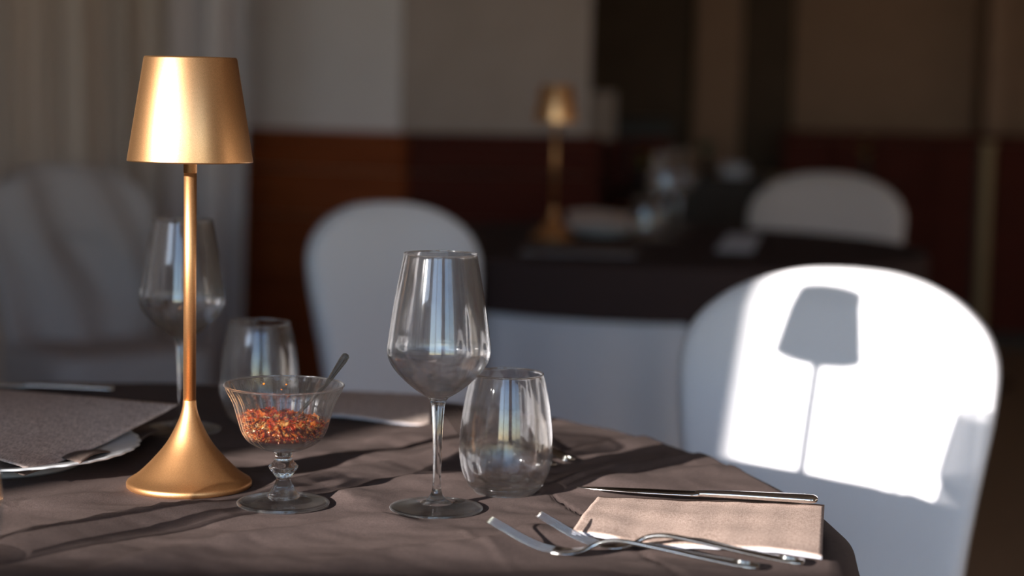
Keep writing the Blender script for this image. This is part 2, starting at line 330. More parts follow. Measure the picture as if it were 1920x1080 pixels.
# ================================================================ covered chairs
def interp(T, z):
    for (a, va), (b, vb) in zip(T, T[1:]):
        if a <= z <= b:
            t = (z-a)/(b-a); t = t; return va+(vb-va)*t
    return T[-1][1] if z > T[-1][0] else T[0][1]
OUT = [(0.40, .190), (.52, .196), (.62, .208), (.70, .220), (.75, .2245), (.78, .2235), (.80, .218), (.82, .208), (.84, .190), (.86, .163), (.875, .132), (.886, .096), (.893, .055), (.8955, .0)]
def smooth_out():
    return catmull([(a, b) for a, b in OUT], 5)
SO = smooth_out()
def make_chair(label, group, seed=0, folds=0.0, H=0.0, fab='white'):
    root = empty('covered_chair', (0, 0, 0)); tag(root, label, 'chair', group)
    # backrest
    V = []; Fc = []; NU = 40; rows = [(z, max(h, 0)) for z, h in SO]
    def pt(u, z, hw, side):
        x = hw*u; edge = max(0., 1-abs(u)**3.2)**.5
        topf = min(1, max(.0, (0.8955-z)/.05))**.5
        th = .028*edge*topf
        yc = -.03*(x/.22)**2 + (z-.70)*.20            # concave, reclined away from the sitter
        n = noise.noise(Vector((x*7+seed, z*5, side*3+seed)))*.004
        if folds:
            n += folds*.010*sin(x*34 + z*11 + 2*noise.noise(Vector((x*4, z*3, seed)))) * (1-.3*z)
            n += folds*.014*max(0, sin((x*1.4+z)*14+seed))*(z < .72)
        return Vector((x, yc + (.03 if side else 0) + (th if side else -th) + (n if abs(u) < .97 else 0)*(.6+.4*topf), z+H))
    for side in (0, 1):
        for (z, hw) in rows:
            for i in range(NU+1):
                V.append(pt(-1+2*i/NU, z, hw, side))
    W = NU+1; off_ = W*len(rows)
    for j in range(len(rows)-1):
        for i in range(NU):
            a = j*W+i
            Fc.append((a, a+1, a+W+1, a+W)); Fc.append((off_+a, off_+a+W, off_+a+W+1, off_+a+1))
        for i in (0, NU):
            a = j*W+i; f = (a, a+W, off_+a+W, off_+a); Fc.append(f if i == 0 else f[::-1])
    for i in range(NU): a = (len(rows)-1)*W+i; Fc.append((a, a+1, off_+a+1, off_+a)); Fc.append((i, off_+i, off_+i+1, i+1))
    recalc(mesh_obj('backrest_cover', V, Fc, M[fab], root))
    # seat with skirt: stacked rounded-rectangle rings
    V = []; Fc = []; N = 96
    def ring(z, hx, y0, y1, rad, fl):
        ids = []
        for k in range(N):
            a = 2*pi*k/N; c, s = cos(a), sin(a); e = 0.35
            x = hx*math.copysign(abs(c)**e, c); y = (y0+y1)/2 + (y1-y0)/2*math.copysign(abs(s)**e, s)
            d = 1+fl*sin(a*17+seed)+fl*.7*sin(a*9+seed*2)
            ids.append(len(V)); V.append(Vector((x*d, (y0+y1)/2+(y-(y0+y1)/2)*d, z)))
        return ids
    rs = [ring(.46+H, .12, -.30, -.12, 0, 0), ring(.467+H, .185, -.38, -.02, 0, 0), ring(.462+H, .20, -.405, .0, 0, 0), ring(.445+H, .208, -.415, .008, 0, 0), ring(.40+H, .21, -.418, .01, 0, .002),
          ring(.25, .213, -.42, .02, 0, .008), ring(.12, .216, -.425, .03, 0, .014), ring(.008, .22, -.43, .04, 0, .02)]
    for A_, B_ in zip(rs, rs[1:]):
        for k in range(N): Fc.append((A_[k], A_[(k+1) % N], B_[(k+1) % N], B_[k]))
    Fc.append(tuple(rs[0])); 
    recalc(mesh_obj('seat_cover', V, Fc, M[fab], root))
    return root
c4 = make_chair('white-covered chair at right, back brightly sunlit with the lamp\'s shadow on it', 'white covered banquet chairs', 1)
c4.scale = (.94, 1, .985); c4.location = (.430, 2.395, 0); c4.rotation_euler = (0, 0, R(-23))
cB_ = copy_tree(c4); cB_['label'] = 'white-covered chair in shade, behind the front wine glass and before the wood column'
cB_.location = (-.248, 3.84, 0); cB_.rotation_euler = (0, 0, R(33)); cB_.scale = (.90, .92, .972)
cC_ = make_chair('white-covered chair farthest back at right, behind the dark-clothed table', 'white covered banquet chairs', 2, fab='white_shaded')
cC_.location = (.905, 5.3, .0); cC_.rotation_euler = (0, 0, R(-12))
cA_ = make_chair('white-covered chair at far left with loose wrinkled cover, before the curtains', 'white covered banquet chairs', 4, folds=1.7, H=.008, fab='white_shaded')
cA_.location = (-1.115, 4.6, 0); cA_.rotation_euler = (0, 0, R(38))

# ================================================================ front table
T1 = Vector((-.41, 1.50)); TR = .685
ZT = .7505
spots = {}
def S(name, px, py): p = on_z(px, py, ZT); spots[name] = p; return p
S('lamp', 355, 911); S('coupe', 531, 946); S('wine', 818, 954); S('tumbler', 947, 922); S('wine_b', 341, 806); S('tum_b', 486, 791)
spots['plate'] = Vector((-.477, 1.69, ZT)); spots['tum_l'] = Vector((at_y(3, 985, 1.33).x-.0418, 1.33, ZT)); 
rad = dict(lamp=.058, coupe=.04, wine=.041, tumbler=.03, wine_b=.041, tum_b=.03, plate=.135, tum_l=.03)
ridges = []
def ridge(pts, amp, wd):
    ridges.append(([on_z(*p).xy for p in pts], amp, wd))
ridge([(560, 905), (760, 868), (900, 838), (1060, 800)], .0045, .016)
ridge([(560, 945), (720, 912), (1000, 868), (1220, 822), (1330, 815)], .0040, .015)
ridge([(-60, 1030), (75, 1000), (300, 958), (470, 935), (560, 900)], .0038, .013)  # ridge shaped to imitate a thin cast shadow line
ridge([(150, 1090), (300, 1045), (450, 1012), (700, 978), (800, 960)], .0040, .014)  # likewise stands in for a thin shadow cast from the left
ridge([(1040, 905), (1180, 878), (1380, 845)], .0040, .015)
ridge([(1060, 915), (1250, 895), (1420, 870)], .0035, .015)
ridge([(500, 1100), (700, 1050), (900, 1030), (1060, 990)], .0055, .022)
ridge([(-50, 960), (120, 935), (240, 925)], .003, .014)
ridge([(-150, 1125), (250, 1118), (700, 1112), (1000, 1108), (1300, 1112)], .0085, .022)  # fold added below the frame to shade the front of the cloth
ridge([(640, 840), (800, 805), (950, 790)], .003, .015)
creases = [([on_z(1030, 924).xy, on_z(1120, 982).xy, on_z(1290, 1090).xy], -.0022, .0016), ([on_z(870, 1000).xy, on_z(1010, 1100).xy], .0008, .003)]
def seg_d(p, a, b):
    ab = b-a; t = max(0, min(1, (p-a).dot(ab)/ab.length_squared)); q = a+ab*t
    d = (p-q).length; s = ab.x*(p.y-a.y)-ab.y*(p.x-a.x); return d, s, t
def ripple(x, y):
    p = Vector((x, y)); h = 0
    for pts, amp, wd in ridges:
        best = 9; tt = 0
        for i, (a, b) in enumerate(zip(pts, pts[1:])):
            d, s, t = seg_d(p, a, b)
            if d < abs(best): best = math.copysign(d, s); tt = (i+t)/(len(pts)-1)
        amp = amp*1.55
        if abs(best) < .12:
            wv = wd*(.55 if best > 0 else 1.9)*(1+.3*sin(tt*9+amp*2000))
            h += amp*exp(-(best/wv)**2)*min(1, 6*tt+.1)*min(1, 6*(1-tt)+.1)
    for pts, amp, wd in creases:
        d = min(seg_d(p, a, b)[0] for a, b in zip(pts, pts[1:]))
        if d < .02: h += amp*exp(-(d/wd)**2)
    h += .0040*noise.noise(Vector((x*8+3, y*19, 0))) + .0008*noise.noise(Vector((x*40, y*60, 2)))
    for k, c in spots.items():
        d = hypot(x-c.x, y-c.y) - rad[k]
        if d < .02: h *= max(0, d/.02) if d > 0 else 0
    return h
V = []; Fc = []; NA = 540
rr = [TR*.25*i/10 for i in range(1, 10)] + [TR*(.25+.73*i/170) for i in range(171)]
def drape(a, dr):      # dr: arc length past the edge
    q = .012
    if dr < q*pi/2: t = dr/q; return q*sin(t), -(q-q*cos(t))
    return q, -(q + (dr-q*pi/2))
rings = []
V.append(Vector((T1.x, T1.y, ZT)))
for r in rr:
    ids = []
    for k in range(NA):
        a = 2*pi*k/NA; x = T1.x+r*cos(a); y = T1.y+r*sin(a)
        inv = 1 if (y > 1.2 and r < 2) else 0
        h = ripple(x, y) if (y > 1.25 and x > -.75) else 0
        fe = max(0, min(1, (TR-r)/.04)); ids.append(len(V)); V.append(Vector((x, y, ZT + h*(.35+.65*fe))))
    rings.append(ids)
nd = 26
for j in range(1, nd+1):
    ids = []; s = .30*j/nd
    for k in range(NA):
        a = 2*pi*k/NA; o_, dz = drape(a, s)
        sq = (.5+.5*cos(4*(a-R(-14))))                        # four corners of the cloth hang lower and flare
        fold = .022*sin(a*14+.7)+.012*sin(a*23+1)
        prog = min(1, s/.16)
        r = TR*.98+TR*.02*min(1, j/2) + o_ - .006 + prog*(.012+fold*.8+.03*sq) 
        x = T1.x+r*cos(a); y = T1.y+r*sin(a); ids.append(len(V)); V.append(Vector((x, y, ZT+dz*(1+.35*sq*prog))))
    rings.append(ids)
for k in range(NA): Fc.append((0, rings[0][k], rings[0][(k+1) % NA]))
for A_, B_ in zip(rings, rings[1:]):
    for k in range(NA): Fc.append((A_[k], B_[k], B_[(k+1) % NA], A_[(k+1) % NA]))
o = mesh_obj('tablecloth', V, Fc, M['cloth'])
md = o.modifiers.new('thickness', 'SOLIDIFY'); md.thickness = .0008; md.offset = -1
tag(o, 'brown rippled tablecloth covering the round front table', 'tablecloth')
def round_table(name, c, r, label, z=.748):
    t = empty(name, (c[0], c[1], 0)); tag(t, label, 'table')
    lathe('tabletop', [(0, z-.03), (r-.004, z-.03), (r, z-.026), (r, z-.006), (r-.004, z-.0025), (0, z-.0025)], M['black_wood'], t, 96)
    for sx in (-1, 1):
        for sy in (-1, 1):
            lathe('leg', [(0, 0), (.018, 0), (.024, z-.035), (0, z-.031)], M['black_wood'], t, 16, loc=(sx*r*.55, sy*r*.55, 0))
    return t
round_table('round_table', T1, TR-.012, 'round table in front, hidden under the rippled brown cloth', .744)

# ---------------------------------------------------------------- lamp
def make_lamp(label, g):
    t = empty('table_lamp', (0, 0, 0)); tag(t, label, 'lamp', g)
    zb = .289; zt = .380; rb = .0545; rt_ = .0400
    sh = lathe('lamp_shade', [(rb-.0014, zb+.0005), (rb, zb), (rb+.0001, zb+.0012), (rt_+.0003, zt-.0015), (rt_-.0006, zt), (rt_-.003, zt-.0004), (rt_-.0035, zt-.002), (.006, zt-.002), (0, zt-.002)], M['gold_shade'], t, 128)
    lathe('inner_shade', [(rb-.0014, zb+.0005), (rt_-.0025, zt-.004), (0, zt-.004)], M['diffuser'], t, 96)
    lathe('light_disc', [(0, zb+.030), (.030, zb+.030), (.0315, zb+.034), (.030, zb+.038), (0, zb+.038)], M['diffuser'], t, 64)
    lathe('pole', [(0, .078), (.0056, .078), (.0056, zb+.028), (0, zb+.028)], M['gold'], t, 48)
    lathe('collar', [(.0056, zb-.010), (.0059, zb-.0095), (.0059, zb+.028), (.0056, zb+.0285)], M['gold'], t, 48)
    pr = catmull([(.0058, .0778), (.0066, .070), (.0103, .0585), (.0195, .0405), (.0315, .0255), (.0445, .0125), (.0535, .0062)], 6)
    lathe('base', [(0, 0), (.0540, 0), (.0552, .0010), (.0553, .0042), (.0545, .0056)] + pr[::-1] + [(0, .0778)], M['gold'], t, 128)
    return t
lamp = make_lamp('gold cordless table lamp standing on the front table, beside the fluted coupe', None)
lamp.location = spots['lamp']

# ---------------------------------------------------------------- glasses
def shell(outer, th):
    """outer profile bottom->top list (r,z) ; returns closed outer+inner profile"""
    inner = []
    for i, (r, z) in enumerate(outer):
        a = outer[max(i-1, 0)]; b = outer[min(i+1, len(outer)-1)]
        tx, tz = b[0]-a[0], b[1]-a[1]; L = hypot(tx, tz) or 1; nx, nz = -tz/L, tx/L
        inner.append((max(r+nx*th, 0.0), z+nz*th))
    return outer, inner
def bead(parent, r, z, rr=.0009, name='foot_rim'):
    return lathe(name, [(r+rr*cos(2*pi*k/10), z+rr*sin(2*pi*k/10)) for k in range(11)], M['rim'], parent, 96)
def make_wine(label, group):
    t = empty('wine_glass', (0, 0, 0)); tag(t, label, 'wine glass', group)
    out = catmull([(.0090, .0965), (.0200, .1035), (.0320, .1140), (.0405, .1245), (.0440, .1350), (.0430, .1480), (.0392, .1750), (.0350, .1980), (.0311, .2180)], 7)
    o_, i_ = shell(out, .0011)
    i_ = [p for p in i_ if p[1] > .0985]
    prof = o_ + [(.0309, .2186), (.0303, .2186)] + i_[::-1] + [(0, .0988)]
    lathe('bowl', [(0, .0955), (.006, .0957)] + prof, M['thin'], t, 96)
    sp = catmull([(.0088, .0962), (.0062, .0915), (.0050, .0800), (.0040, .0600), (.0036, .0400), (.0037, .0220), (.0048, .0140), (.0085, .0085), (.0140, .0056)], 6)
    lathe('stem', [(0, .0958)] + sp + [(.014, .0052), (0, .0052)], M['solid'], t, 48)
    lathe('foot', [(0, 0), (.0375, 0), (.0392, .0006), (.0397, .0014), (.0390, .0022)] + catmull([(.0370, .0024), (.0260, .0032), (.0160, .0048), (.010, .0072)], 4) + [(0, .0080)], M['foot'], t, 96)
    bead(t, .0392, .00115)
    bead(t, .0307, .2188, .00062, 'lip')
    return t
def make_tumbler(label, group):
    t = empty('tumbler', (0, 0, 0)); tag(t, label, 'tumbler', group)
    out = catmull([(.0275, .0030), (.0340, .0085), (.0390, .0190), (.0418, .0350), (.0415, .0520), (.0388, .0760), (.0350, .0960), (.0322, .1063)], 7)
    o_, i_ = shell(out, .0014); i_ = [p for p in i_ if p[1] > .0085]
    lathe('wall', o_ + [(.0320, .1069), (.0312, .1069)] + i_[::-1], M['thin'], t, 96)
    lathe('base', [(0, .0012), (.018, .0004), (.0255, 0), (.0278, .0008), (.0330, .0062), (.0340, .0078), (.0300, .0082), (.018, .0068), (0, .0062)], M['foot'], t, 96)
    bead(t, .0316, .1071, .00075, 'lip'); bead(t, .0268, .0010, .0009, 'base_rim')
    return t
GW = 'wine glasses on the front table'; GT = 'tumblers on the front table'
w1 = make_wine('empty stemmed wine glass standing between the coupe and the front tumbler', GW); w1.location = spots['wine']
w2 = copy_tree(w1); w2['label'] = 'empty wine glass standing behind the gold lamp on the front table'; w2.location = spots['wine_b']
tm = make_tumbler('empty stemless tumbler standing right behind the front wine glass', GT); tm.location = spots['tumbler']
tm2 = copy_tree(tm); tm2['label'] = 'empty stemless tumbler standing behind the coupe of chilli flakes'; tm2.location = spots['tum_b']
tm3 = copy_tree(tm); tm3['label'] = 'tumbler cut off at the left edge of the frame, front of the table'; tm3.location = spots['tum_l']
M['extra_clear'] = glass('extra_clear_glass', .94, .003, .004)  # mostly transparent copy of the tumbler glass, added to lighten its cast shadow
for ch in tm3.children:
    ch.data = ch.data.copy(); ch.data.materials[0] = M['extra_clear']

# coupe
cp = empty('dessert_coupe', spots['coupe']); tag(cp, 'small footed fluted glass coupe holding red chilli flakes', 'coupe')
def rib(a, z, r):
    k = max(0, min(1, (z-.047)/.008))*max(0, min(1, (.1035-z)/.004))
    return 1+.030*k*abs(sin(a*13))
out = catmull([(.0085, .0470), (.0180, .0490), (.0290, .0550), (.0350, .0630), (.0385, .0745), (.0425, .0880), (.0475, .0980), (.0505, .1028)], 7)
o_, i_ = shell(out, .0018); i_ = [p for p in i_ if p[1] > .0565]
lathe('bowl', [(0, .0465)] + o_ + [(.0508, .1034), (.0495, .1036)] + [(r, z) for r, z in i_[::-1]] + [(.012, .0568), (0, .0566)], M['cut'], cp, 208, rib=rib)
def rib2(a, z, r): return 1+.05*abs(sin(a*5))*(1 if r < .0135 else 0)
pr = catmull([(.0085, .0470), (.0070, .0425), (.0078, .0385), (.0115, .0345), (.0120, .0325), (.0088, .0275), (.0060, .0235), (.0060, .0215), (.0085, .0160), (.0125, .0100)], 5)
lathe('stem', [(0, .0470)] + pr + [(.0140, .0090), (.0140, .0068), (.0125, .0060), (0, .0060)], M['solid'], cp, 80, rib=rib2)
lathe('foot', [(0, 0), (.0370, 0), (.0386, .0008), (.0390, .0020), (.0384, .0032)] + catmull([(.0360, .0036), (.0240, .0044), (.0150, .0066)], 4) + [(0, .0070)], M['foot'], cp, 96)
bead(cp, .0384, .0018, .0013)
bead(cp, .0505, .1036, .0009, 'lip')
# chilli flakes
fm = []
for nm, c in (('flake_red', (.80, .08, .015)), ('flake_orange', (1, .36, .05)), ('flake_dark', (.13, .012, .01)), ('flake_seed', (.95, .66, .25))):
    m = principled(nm, c, .35, spec=.6); p = m.node_tree.nodes['Principled BSDF']
    m.node_tree.nodes.remove(p)
    n_ = m.node_tree.nodes; L_ = m.node_tree.links; ou = [q for q in n_ if q.type == 'OUTPUT_MATERIAL'][0]
    d = n_.new('ShaderNodeBsdfDiffuse'); d.inputs[0].default_value = (*c, 1); tl = n_.new('ShaderNodeBsdfTranslucent'); tl.inputs[0].default_value = (*c, 1)
    g_ = n_.new('ShaderNodeBsdfGlossy'); g_.inputs['Roughness'].default_value = .25; g_.inputs[0].default_value = (1, .8, .6, 1)
    a1 = n_.new('ShaderNodeMixShader'); a1.inputs[0].default_value = .6; a2 = n_.new('ShaderNodeMixShader'); a2.inputs[0].default_value = .09
    L_.new(d.outputs[0], a1.inputs[1]); L_.new(tl.outputs[0], a1.inputs[2]); L_.new(a1.outputs[0], a2.inputs[1]); L_.new(g_.outputs[0], a2.inputs[2]); L_.new(a2.outputs[0], ou.inputs[0])
    fm.append(m)
V = []; Fc = []; mi = []
def inner_r(z): 
    best = .0
    for (a, b) in zip(i_, i_[1:]):
        if min(a[1], b[1]) <= z <= max(a[1], b[1]): return a[0]
    return .01
def heap(x, y): return .0725 - .09*x + .004*noise.noise(Vector((x*90, y*90, 1))) + .003*(1-(x*x+y*y)/.0012)
cx, cy, cz = spots['coupe']
# core of the heap
core = len(V); NR = 10; NK = 36
V.append((cx, cy, cz+heap(0, 0)-.002)); prev = None
for j in range(1, NR+1):
    ids = []
    for k in range(NK):
        a = 2*pi*k/NK; r = .0345*j/NR; x, y = r*cos(a), r*sin(a); z = heap(x, y)-.002
        rm = inner_r(z)-.0012; q = min(1, rm/r); ids.append(len(V)); V.append((cx+x*q, cy+y*q, cz+z))
    if prev is None:
        for k in range(NK): Fc.append((core, ids[k], ids[(k+1) % NK])); mi.append(2)
    else:
        for k in range(NK): Fc.append((prev[k], ids[k], ids[(k+1) % NK], prev[(k+1) % NK])); mi.append(2)
    prev = ids
for zz in (.066, .062, .0595, .0585):
    ids = []
    for k in range(NK):
        a = 2*pi*k/NK; r = max(.004, inner_r(zz)-.0012); ids.append(len(V)); V.append((cx+r*cos(a), cy+r*sin(a), cz+zz))
    for k in range(NK): Fc.append((prev[k], ids[k], ids[(k+1) % NK], prev[(k+1) % NK])); mi.append(2)
    prev = ids
Fc.append(tuple(prev)); mi.append(2)
def flake(p, s, m):
    n = random.choice((4, 5, 5, 6)); rot = Matrix.Rotation(random.uniform(0, 2*pi), 3, 'Z') @ Matrix.Rotation(random.gauss(0, .6), 3, 'X') @ Matrix.Rotation(random.gauss(0, .6), 3, 'Y')
    b = len(V); asp = random.uniform(.45, 1)
    for sgn in (1, -1):
        for k in range(n):
            a = 2*pi*k/n+random.uniform(-.2, .2); r = s*random.uniform(.75, 1.15)
            q = rot @ Vector((r*cos(a), r*sin(a)*asp, sgn*.00022+.25*s*cos(2*a)*.5)); V.append((p[0]+q.x, p[1]+q.y, p[2]+q.z))
    Fc.append(tuple(range(b, b+n))); mi.append(m); Fc.append(tuple(range(b+2*n-1, b+n-1, -1))); mi.append(m)
    for k in range(n): Fc.append((b+k, b+n+k, b+n+(k+1) % n, b+(k+1) % n)); mi.append(m)
for i in range(1150):
    a = random.uniform(0, 2*pi); u = sqrt(random.random()); r = .0345*u; x, y = r*cos(a), r*sin(a); z = heap(x, y)+random.uniform(-.001, .0022)
    rm = inner_r(z)-.0022; q = min(1, rm/max(r, 1e-4))
    flake((cx+x*q, cy+y*q, cz+z), random.uniform(.0011, .0034), random.choices((0, 1, 2, 3), (3.5, 4, 3, 1.5))[0])
for i in range(900):     # flakes seen through the side of the bowl
    a = random.uniform(0, 2*pi); z = random.uniform(.0595, .074); x = .033*cos(a)
    if z > heap(x, 0): continue
    r = inner_r(z)-.0016; flake((cx+r*cos(a), cy+r*sin(a), cz+z), random.uniform(.0008, .0018), random.choices((0, 1, 2, 3), (3.5, 4, 3, 1.5))[0])
for (a, z) in ((1.75, .093), (1.65, .097), (1.9, .089), (1.6, .088), (2.1, .098)):
    r = inner_r(z)-.0008; flake((cx+r*cos(a), cy+r*sin(a), cz+z), .0011, 1)
o = mesh_obj('chili_flakes', V, Fc, None, None, False, mats=fm, midx=mi)
tag(o, 'heap of red and orange dried chilli flakes inside the fluted coupe', 'chilli flakes', kind='stuff')

# ---------------------------------------------------------------- generic swept bar for cutlery
def bar(name, stations, mat, parent=None, n=12, power=.75):
    """stations: (centre Vector, side Vector (unit), normal Vector, half width, half thickness)"""
    V = []; Fc = []
    for c, s, nn, hw, ht in stations:
        for k in range(n):
            a = 2*pi*k/n; ca, sa = cos(a), sin(a)
            V.append(c + s*(hw*math.copysign(abs(ca)**power, ca)) + nn*(ht*math.copysign(abs(sa)**power, sa)))
    for j in range(len(stations)-1):
        for k in range(n): Fc.append((j*n+k, j*n+(k+1) % n, (j+1)*n+(k+1) % n, (j+1)*n+k))
    Fc.append(tuple(range(n))[::-1]); m_ = (len(stations)-1)*n; Fc.append(tuple(range(m_, m_+n)))
    return recalc(mesh_obj(name, V, Fc, mat, parent))
def path_stations(prof, L):
    """prof: list of (s, z, hw, ht) in local XZ, x along length"""
    P = catmull(prof, 6); st = []
    for i, (s, z, hw, ht) in enumerate(P):
        a = P[max(i-1, 0)]; b = P[min(i+1, len(P)-1)]; t = Vector((b[0]-a[0], 0, b[1]-a[1])).normalized()
        st.append((Vector((s, 0, z)), Vector((0, 1, 0)), Vector((-t.z, 0, t.x)), hw, ht))
    return st
def make_fork(label, group):
    t = empty('fork', (0, 0, 0)); tag(t, label, 'fork', group)
    # tips at x=0, handle end at x=.205, z above the table
    zc = [(0, .0235), (.014, .0165), (.028, .0095), (.042, .0045), (.056, .0028)]
    for i in range(4):
        off_ = (i-1.5)
        st = []
        for (s, z, hw, ht) in catmull([(a, b, (.0005 if a == 0 else .00105), (.0004 if a == 0 else .00055)) for a, b in zc], 5):
            f = .0052 + .0005*(s/.056)
            st.append((Vector((s, off_*f, z)), Vector((0, 1, 0)), Vector((.35, 0, .94)), hw, ht))
        bar('tine', st, M['steel'], t, 8)
    bar('bowl', path_stations([(.050, .0030, .0096, .0009), (.058, .0026, .0108, .0010), (.066, .0030, .0098, .0011), (.074, .0052, .0068, .0014), (.081, .0090, .0036, .0018), (.087, .0118, .0026, .0019)], 0), M['steel'], t, 16)
    bar('handle', path_stations([(.085, .0112, .0028, .0019), (.093, .0133, .0025, .0019), (.105, .0138, .0028, .0018), (.130, .0108, .0038, .0017), (.160, .0066, .0055, .0016), (.185, .0036, .0074, .0016), (.198, .0026, .0082, .0016), (.2035, .0024, .0066, .0014), (.205, .0024, .003, .001)], 0), M['steel'], t, 16)
    for d in (-.0022, .0022):
        bar('handle_ridge', [(Vector((s, d*(s-.12)/.08*1.2, z)), Vector((0, 1, 0)), Vector((0, 0, 1)), .0004, .0005) for s, z in ((.186, .0052), (.192, .0046), (.201, .0041))], M['steel'], t, 6)
    return t
def place_line(o, p0, p1, z, yaw_off=0):
    d = p1-p0; o.location = (p0.x, p0.y, z); o.rotation_euler = (0, 0, atan2(d.y, d.x)+yaw_off)
GF = 'forks on the front table'
f1 = make_fork('nearer of the two crossed steel forks, with its tines at the very front', GF)
a = on_z(917, 978, ZT+.022); b = on_z(1424, 1064, ZT+.002); place_line(f1, a, b, ZT+.0005); k_ = (b.xy-a.xy).length/.205; f1.scale = (k_, 1, 1)
f2 = copy_tree(f1); f2['label'] = 'second steel fork from the front, its neck touching the folded linen napkin'
a = on_z(1008, 968, ZT+.0225); b = on_z(1508, 1056, ZT+.003); place_line(f2, a, b, ZT+.0015); f2.scale = ((b.xy-a.xy).length/.205, 1, 1)
f3 = copy_tree(f1); f3['label'] = 'blurred fork lying behind the front tumbler, tines beside the wine glass stem'; f3.scale = (1, 1, 1)
a = on_z(843, 772, ZT+.022); b = on_z(985, 858, ZT+.002); place_line(f3, a, b, ZT+.001)
f4 = copy_tree(f1); f4['label'] = 'second blurred fork behind the front tumbler, farther right of the stem'; f4.scale = (1, 1, 1)
a = on_z(880, 764, ZT+.022); b = on_z(1020, 848, ZT+.002); place_line(f4, a, b, ZT+.001)
print('fork scale', k_)

def make_knife(label, group):
    t = empty('table_knife', (0, 0, 0)); tag(t, label, 'knife', group)
    def st(P, nrm=Vector((0, 0, 1))): return [(Vector((s, y, z)), Vector((0, 1, 0)), nrm, hw, ht) for s, y, z, hw, ht in catmull(P, 6)]
    bar('blade', st([(0, .003, .0016, .0006, .0003), (.010, .0018, .0016, .0035, .0006), (.030, .0006, .0018, .0066, .0009), (.060, 0, .0020, .0088, .0011), (.100, 0, .0022, .0090, .0014), (.112, 0, .0024, .0060, .0024)]), M['steel'], t, 12)
    bar('handle', st([(.108, 0, .0024, .0048, .0022), (.116, 0, .0028, .0044, .0028), (.150, 0, .0034, .0058, .0032), (.190, 0, .0036, .0078, .0034), (.208, 0, .0036, .0084, .0034), (.214, 0, .0036, .0070, .0030), (.2165, 0, .0036, .003, .0015)]), M['steel'], t, 16)
    bar('handle_groove', [(Vector((s, 0, .0036)), Vector((0, 1, 0)), Vector((0, 0, 1)), .0086, .0037) for s in (.2045, .2052)], M['steel'], t, 12)
    return t

# ---------------------------------------------------------------- napkins
def quad_fn(c00, c10, c11, c01, zfn):
    def f(u, v):
        p = c00*(1-u)*(1-v) + c10*u*(1-v) + c11*u*v + c01*(1-u)*v
        p = p.copy(); p.z += zfn(u, v); return p
    return f
def folded_napkin(label, group, FL, FR, BR, BL, z0, wave, mat, ply_off=.0012, taper=1.0, layers=3):
    """u: left->right, v: front->back"""
    t = empty('napkin', ((FL+BR)/2).to_tuple()[:2]+(z0,)); tag(t, label, 'napkin', group)
    org = Vector(t.location)
    cs = [Vector((p.x, p.y, z0))-org for p in (FL, FR, BR, BL)]
    for L_ in range(layers):
        d = (cs[0]-cs[3]).normalized()*ply_off*(0 if L_ == layers-1 else (1.0-.3*L_)); d.z = 0
        zb = .0010+.0008*L_
        def zf(u, v, zb=zb, L_=L_):
            return zb + wave(u, v)*(.93+.07*L_/(layers-1)) + .0002*sin(u*40+L_)
        q = [cs[0]+d, cs[1]+d, cs[2], cs[3]]
        top = L_ == layers-1
        sheet('folded_sheet' if top else 'paper_ply', quad_fn(*q, zf), 60, 24, .0006, None if top else M['ply'], t, mats=[mat, M['ply']] if top else None, edge_mat=1 if top else 0)
    return t
def wv(u, v):
    return .0055*exp(-((u-.10)/.12)**2)*(1-v)*.2 + .0035*(1-v)**2*(.5+.5*sin(u*7.5+2.2)) + .0015*u + .0018*(v > .93)*0 + .004*sin(pi*v)*.6 + .0012*noise.noise(Vector((u*4, v*4, 0)))
FL = on_z(1072, 1002, ZT+.005); FR = on_z(1541, 1044, ZT+.006); BR = on_z(1546, 944, ZT+.006); BL = on_z(1122, 926, ZT+.006)
np1 = folded_napkin('folded tan linen-look napkin in sunlight behind the two crossed forks', 'napkins on the front table', FL, FR, BR, BL, ZT+.0010, wv, M['napkin'])
kn = make_knife('steel table knife lying along the back edge of the folded napkin', 'knives on the front table')
place_line(kn, on_z(1080, 915, ZT+.009), on_z(1533, 939, ZT+.010), ZT+.0078)
kd = (on_z(1533, 939, ZT+.010)-on_z(1080, 915, ZT+.009)).length; kn.scale = (kd/.2165, 1, 1)
FL = on_z(560, 782); FR = on_z(806, 802); BR = on_z(812, 747); BL = on_z(600, 737)
folded_napkin('flat brown napkin in shade behind the coupe and left of the wine glass stem', 'napkins on the front table', FL, FR, BR, BL, ZT+.0010, lambda u, v: .002*sin(u*5)*(1-v)+.003*sin(pi*v), M['napkin_dark'])

# plate with napkins at the left
pt_ = empty('dinner_plate', spots['plate']); tag(pt_, 'white dinner plate under the draped napkins at the left edge', 'plate')
def scal(a, z, r): return 1 + (.006*sin(a*36) if r > .12 else 0)
lathe('dish', [(0, .001), (.070, .001), (.076, 0), (.080, .003)] + catmull([(.086, .0075), (.105, .0130), (.1280, .0172)], 4) + [(.1300, .0182), (.1290, .0196)] + catmull([(.1250, .0192), (.104, .0160), (.084, .0105), (.074, .0062)], 4) + [(0, .0058)], M['porcelain'], pt_, 216, rib=scal)
F_ = at_y(60, 881, 1.580); Rr = at_y(334, 757, 1.80); BLf = at_y(-170, 716, 1.97); Lf = at_y(-190, 800, 1.64)
npl = empty('napkin', (spots['plate'].x, spots['plate'].y, ZT+.02)); tag(npl, 'large taupe napkin draped over the plate at left, its pointed corner towards the lamp', 'napkin', 'napkins on the front table')
og = Vector(npl.location)
